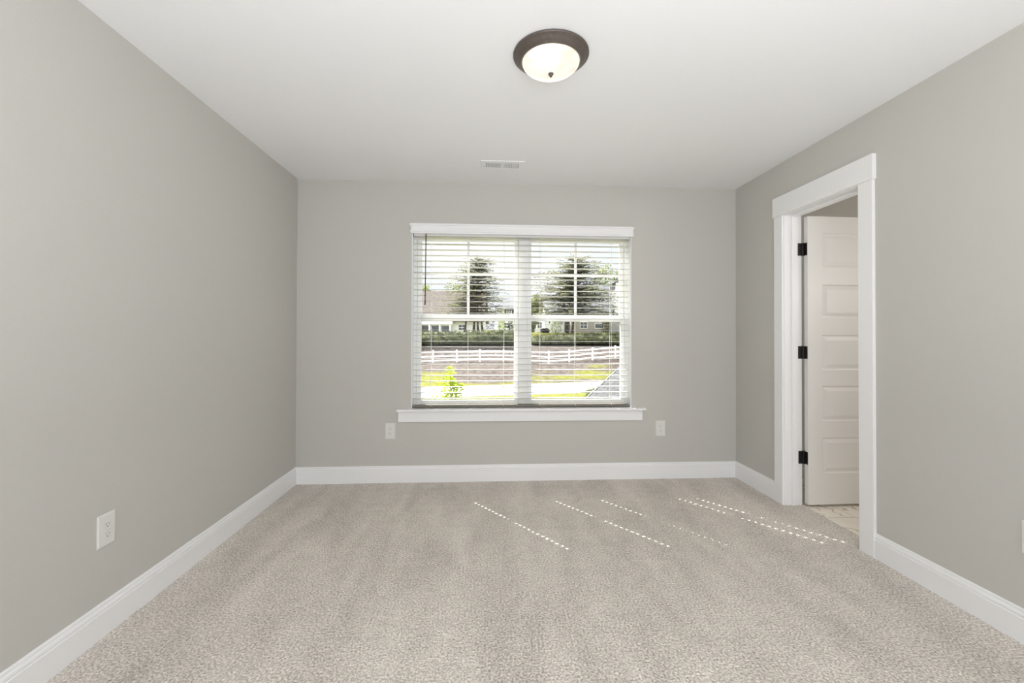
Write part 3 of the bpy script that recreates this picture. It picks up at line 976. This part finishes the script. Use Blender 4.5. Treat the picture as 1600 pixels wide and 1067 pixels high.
# shrubs round the houses
for i, (px, py, d, r, m, lab) in enumerate((
        (766, 508, 50.2, 0.46, 'hedge', 'round dark clipped shrub beside the slim trunks'),
        (784, 512, 50.6, 0.42, 'lime', 'yellow-green shrub next to the round dark one'),
        (798, 514, 50.4, 0.3, 'hedge', 'low dark shrub at the mullion side of the yellow-green one'),
        (869, 515, 50.9, 0.6, 'midgreen', 'low dry shrub in front of the white gabled house'),
        (946, 512, 50.9, 0.40, 'hedge', 'small dark shrub at the foot of the grey siding'))):
    u, _, z = at(px, py, d)
    zg = ground(u, d)
    leafy('shrub', lab, 'shrub', u, d, zg, [(0, 0, max(0.3, z - zg), r, r, max(0.35, z - zg + 0.3) * 0.9)], 520, 0.17, m, 60 + i, 'garden shrubs by the houses')

# ---- houses
M['siding_white'] = noisy('white_siding', (0.86, 0.86, 0.85), (0.9, 0.9, 0.89), 2, 0.7)
M['siding_grey'] = noisy('grey_siding', (0.281, 0.277, 0.273), (0.328, 0.324, 0.316), 2, 0.7)
M['siding_tan'] = noisy('tan_siding', (0.359, 0.335, 0.300), (0.406, 0.378, 0.339), 2, 0.7)
M['roof_brown'] = noisy('brown_shingles', (0.12, 0.097, 0.087), (0.185, 0.155, 0.142), 5, 0.9, stretch=(0.6, 1.5, 1.5))
M['roof_grey'] = noisy('grey_shingles_far', (0.156, 0.160, 0.168), (0.234, 0.238, 0.246), 5, 0.9, stretch=(0.6, 1.5, 1.5))
M['pane'] = mat('dark_window_glass', (0.035, 0.04, 0.042), 0.1, 0.6)
M['shutter'] = mat('black_shutters', (0.02, 0.02, 0.022), 0.6, 0.3)

def house(label, px0, px1, d, base, eave, ridge, depth, wall_m, roof_m, over=0.5, group='houses beyond the hedge'):
    """a long house, ridge parallel to the street; returns (root, x(px), z(py), half length)"""
    u0, u1 = (px0 - 800) / F * d, (px1 - 800) / F * d
    um, hw = (u0 + u1) / 2, (u1 - u0) / 2
    z0 = ground(um, d) - 0.4
    zz = lambda py: EYE + (520.9 - py) / F * d - z0
    xx = lambda px: (px - 800) / F * d - um
    root = thing('house', label, 'house', e(um, d, z0), YAW, group)
    ze = zz(eave)
    zr = EYE + (520.9 - ridge) / F * (d + depth / 2) - z0
    obj('wall', B(-hw, hw, 0, depth, 0, ze), M[wall_m], root)
    bm = bmesh.new()
    prof = [(-over, ze - 0.05), (depth / 2, zr), (depth + over, ze - 0.05), (depth + over, ze + 0.12), (depth / 2, zr + 0.2), (-over, ze + 0.12)]
    va = [bm.verts.new((-hw - over, y_, z_)) for y_, z_ in prof]
    vb = [bm.verts.new((hw + over, y_, z_)) for y_, z_ in prof]
    for i in range(6):
        j = (i + 1) % 6
        bm.faces.new((va[i], va[j], vb[j], vb[i]))
    for q in ((0, 1, 4, 5), (1, 2, 3, 4)):
        bm.faces.new([va[i] for i in q]); bm.faces.new([vb[i] for i in q][::-1])
    bmesh.ops.recalc_face_normals(bm, faces=bm.faces)
    obj('roof', bm, M[roof_m], root)
    # gable ends under the roof
    for s in (-hw, hw):
        bm = bmesh.new()
        k = 0.12 if s > 0 else -0.12
        t3 = [(s, 0, ze - 0.02), (s, depth, ze - 0.02), (s, depth / 2, zr - 0.04)]
        a = [bm.verts.new(p) for p in t3]; b = [bm.verts.new((p[0] - k, p[1], p[2])) for p in t3]
        bm.faces.new(a); bm.faces.new(b[::-1])
        for i in range(3):
            j = (i + 1) % 3
            bm.faces.new((a[i], a[j], b[j], b[i]))
        bmesh.ops.recalc_face_normals(bm, faces=bm.faces)
        obj('gable', bm, M[wall_m], root)
    return root, xx, zz, hw

def hwin(root, x0, x1, z0, z1, shutters=False, y=0.0, cross=True):
    bm = bmesh.new()
    box(bm, x0 - 0.08, x1 + 0.08, y - 0.06, y - 0.005, z1, z1 + 0.1)
    box(bm, x0 - 0.08, x1 + 0.08, y - 0.06, y - 0.005, z0 - 0.1, z0)
    box(bm, x0 - 0.08, x0, y - 0.06, y - 0.005, z0, z1)
    box(bm, x1, x1 + 0.08, y - 0.06, y - 0.005, z0, z1)
    if cross:
        box(bm, x0, x1, y - 0.055, y - 0.03, (z0 + z1) / 2 - 0.03, (z0 + z1) / 2 + 0.03)
        box(bm, (x0 + x1) / 2 - 0.025, (x0 + x1) / 2 + 0.025, y - 0.05, y - 0.032, z0, z1)
    f = obj('window', bm, M['white_fence'], root)
    obj('pane', B(x0, x1, y - 0.03, y - 0.004, z0, z1), M['pane'], f)
    if shutters:
        for xs in ((x0 - 0.5, x0 - 0.1), (x1 + 0.1, x1 + 0.5)):
            obj('shutter', B(xs[0], xs[1], y - 0.05, y - 0.004, z0 - 0.05, z1 + 0.05), M['shutter'], root)

# brown-roofed house on the left with a glazed porch
hr, hx, hz, hw = house('single-storey house with a brown shingle roof and windowed white porch', 590, 752, 65.5, 526, 503, 457, 11, 'siding_white', 'roof_brown')
obj('porch_beam', B(-hw, hx(708), -0.62, -0.50, hz(508), hz(502.5)), M['white_fence'], hr)
for px in (640, 656, 672, 688, 704):
    obj('porch_post', B(hx(px) - 0.12, hx(px) + 0.12, -0.62, -0.50, 0.3, hz(508)), M['white_fence'], hr)
for px in (634, 649, 664.5, 680.5, 696):
    hwin(hr, hx(px) - 0.55, hx(px) + 0.55, hz(519), hz(509.5), cross=False)
hwin(hr, hx(722) - 0.5, hx(722) + 0.5, hz(516), hz(508))
bm = B(hx(655) - 1.6, hx(660), -0.7, -0.01, 0.0, hz(474))   # white end of the porch, cut by the window edge
obj('porch_end', bm, M['siding_white'], hr)
# white house far behind, between the two windows
hr, hx, hz, hw = house('distant white house with black-shuttered windows seen past the slim trunks', 778, 846, 84, 522, 483, 464, 9, 'siding_white', 'roof_grey')
hwin(hr, hx(795.5) - 0.45, hx(795.5) + 0.45, hz(490), hz(484.5), True)
hwin(hr, hx(792) - 0.5, hx(792) + 0.5, hz(512), hz(505))
hwin(hr, hx(834) - 0.5, hx(834) + 0.5, hz(512), hz(503))
hwin(hr, hx(843) - 0.5, hx(843) + 0.5, hz(512), hz(503))
for px in (801.5, 830, 838.5):
    obj('porch_post', B(hx(px) - 0.14, hx(px) + 0.14, -0.9, -0.62, 0, hz(502)), M['white_fence'], hr)
# white gabled house right of the mullion
hr, hx, hz, hw = house('white house end wall between the two conifers', 853, 882, 68, 522, 488, 474, 9, 'siding_white', 'roof_grey', over=0.2)
hwin(hr, hx(858.5) - 0.1, hx(858.5) + 0.1, hz(505), hz(502), cross=False)
hwin(hr, hx(876) - 0.3, hx(876) + 0.3, hz(506), hz(502))
# grey-roofed house on the right
hr, hx, hz, hw = house('tan house with a grey shingle roof and white-trimmed bay', 892, 1030, 66, 524, 489, 446, 11, 'siding_tan', 'roof_grey')
obj('bay', B(hx(950), hx(1000), -1.3, -0.01, 0, hz(489)), M['siding_grey'], hr)
obj('bay_gable', B(hx(961), hx(1000), -1.35, 3.5, hz(489), hz(443)), M['siding_grey'], hr)
obj('corner_board', B(hx(958.5), hx(962.8), -1.42, -1.36, hz(489), hz(442)), M['white_fence'], hr)
obj('bay_roof', B(hx(956), hx(1003), -1.6, 3.6, hz(442.5), hz(439)), M['roof_grey'], hr)
hwin(hr, hx(954) - 0.3, hx(954) + 0.3, hz(494), hz(484.5), y=-1.3)
hwin(hr, hx(969) - 0.35, hx(969) + 0.35, hz(513), hz(503.5), y=-1.3)
hwin(hr, hx(936) - 0.6, hx(936) + 0.6, hz(512), hz(505), cross=False)
hwin(hr, hx(912) - 0.5, hx(912) + 0.5, hz(512), hz(503))
# clipped dark shrub in front of the white house
M['purple_leaf'] = leafmat('purple_brown_leaves', (0.050, 0.032, 0.030), (0.10, 0.066, 0.060), 3, 0.15)
u, d, z = at(851.5, 513, 60)
zg = ground(u, d)
leafy('shrub', 'rounded dark purple-brown shrub beside the white house end wall', 'shrub', u, d, zg, [(0, 0, (z - zg) * 0.5, 0.6, 0.55, (z - zg) * 0.5)], 1500, 0.16, 'purple_leaf', 71, 'garden shrubs by the houses')

# ---- neighbouring grey shingled roof at the lower right
def shingle_mat():
    m = noisy('grey_shingles', (0.203, 0.211, 0.218), (0.328, 0.335, 0.343), 9, 0.9, stretch=(1, 1, 1))
    t = m.node_tree
    b = t.nodes['Principled BSDF']
    tx = t.nodes.new('ShaderNodeTexCoord')
    br = t.nodes.new('ShaderNodeTexBrick')
    br.inputs['Scale'].default_value = 1.0
    br.inputs['Brick Width'].default_value = 0.22
    br.inputs['Row Height'].default_value = 0.10
    br.inputs['Mortar Size'].default_value = 0.010
    br.inputs['Color1'].default_value = (0.135, 0.135, 0.135, 1)
    br.inputs['Color2'].default_value = (0.085, 0.085, 0.085, 1)
    br.inputs['Mortar'].default_value = (0.04, 0.04, 0.04, 1)
    t.links.new(tx.outputs['Object'], br.inputs['Vector'])
    t.links.new(br.outputs['Color'], b.inputs['Base Color'])
    return m
M['shingle'] = shingle_mat()
A_ = Vector(at(896, 641, 8.0)); Bp = Vector(at(985, 559, 10.6))
run = Bp - A_
L_ = run.length
hdir = Vector((run.x, run.y, 0)).normalized()
side = Vector((hdir.y, -hdir.x, 0))
roof = thing('neighbouring_roof', 'grey shingled lower roof at the bottom corner of the window view', 'roof', e(A_.x, A_.y, A_.z), YAW)
bm = B(0, 9.0, -1.2, L_ + 3.0, -0.12, 0.0)
o = obj('roof_slope', bm, M['shingle'], roof)
slope = run.normalized()
nrm = side.cross(slope)
RM = Matrix(((side.x, slope.x, nrm.x, 0), (side.y, slope.y, nrm.y, 0), (side.z, slope.z, nrm.z, 0), (0, 0, 0, 1)))
o.matrix_local = RM
bm = B(-0.03, 0.0, -1.2, L_ + 3.0, -0.16, 0.012)
o2 = obj('rake_board', bm, M['roof_grey'], roof)
o2.matrix_local = RM
bm = B(0.5, 8.5, -0.8, 3.4, GZ - A_.z, -0.45)
o3 = obj('roof_wall', bm, M['siding_grey'], roof)
o3.matrix_local = Matrix(((side.x, hdir.x, 0, 0), (side.y, hdir.y, 0, 0), (0, 0, 1, 0), (0, 0, 0, 1)))
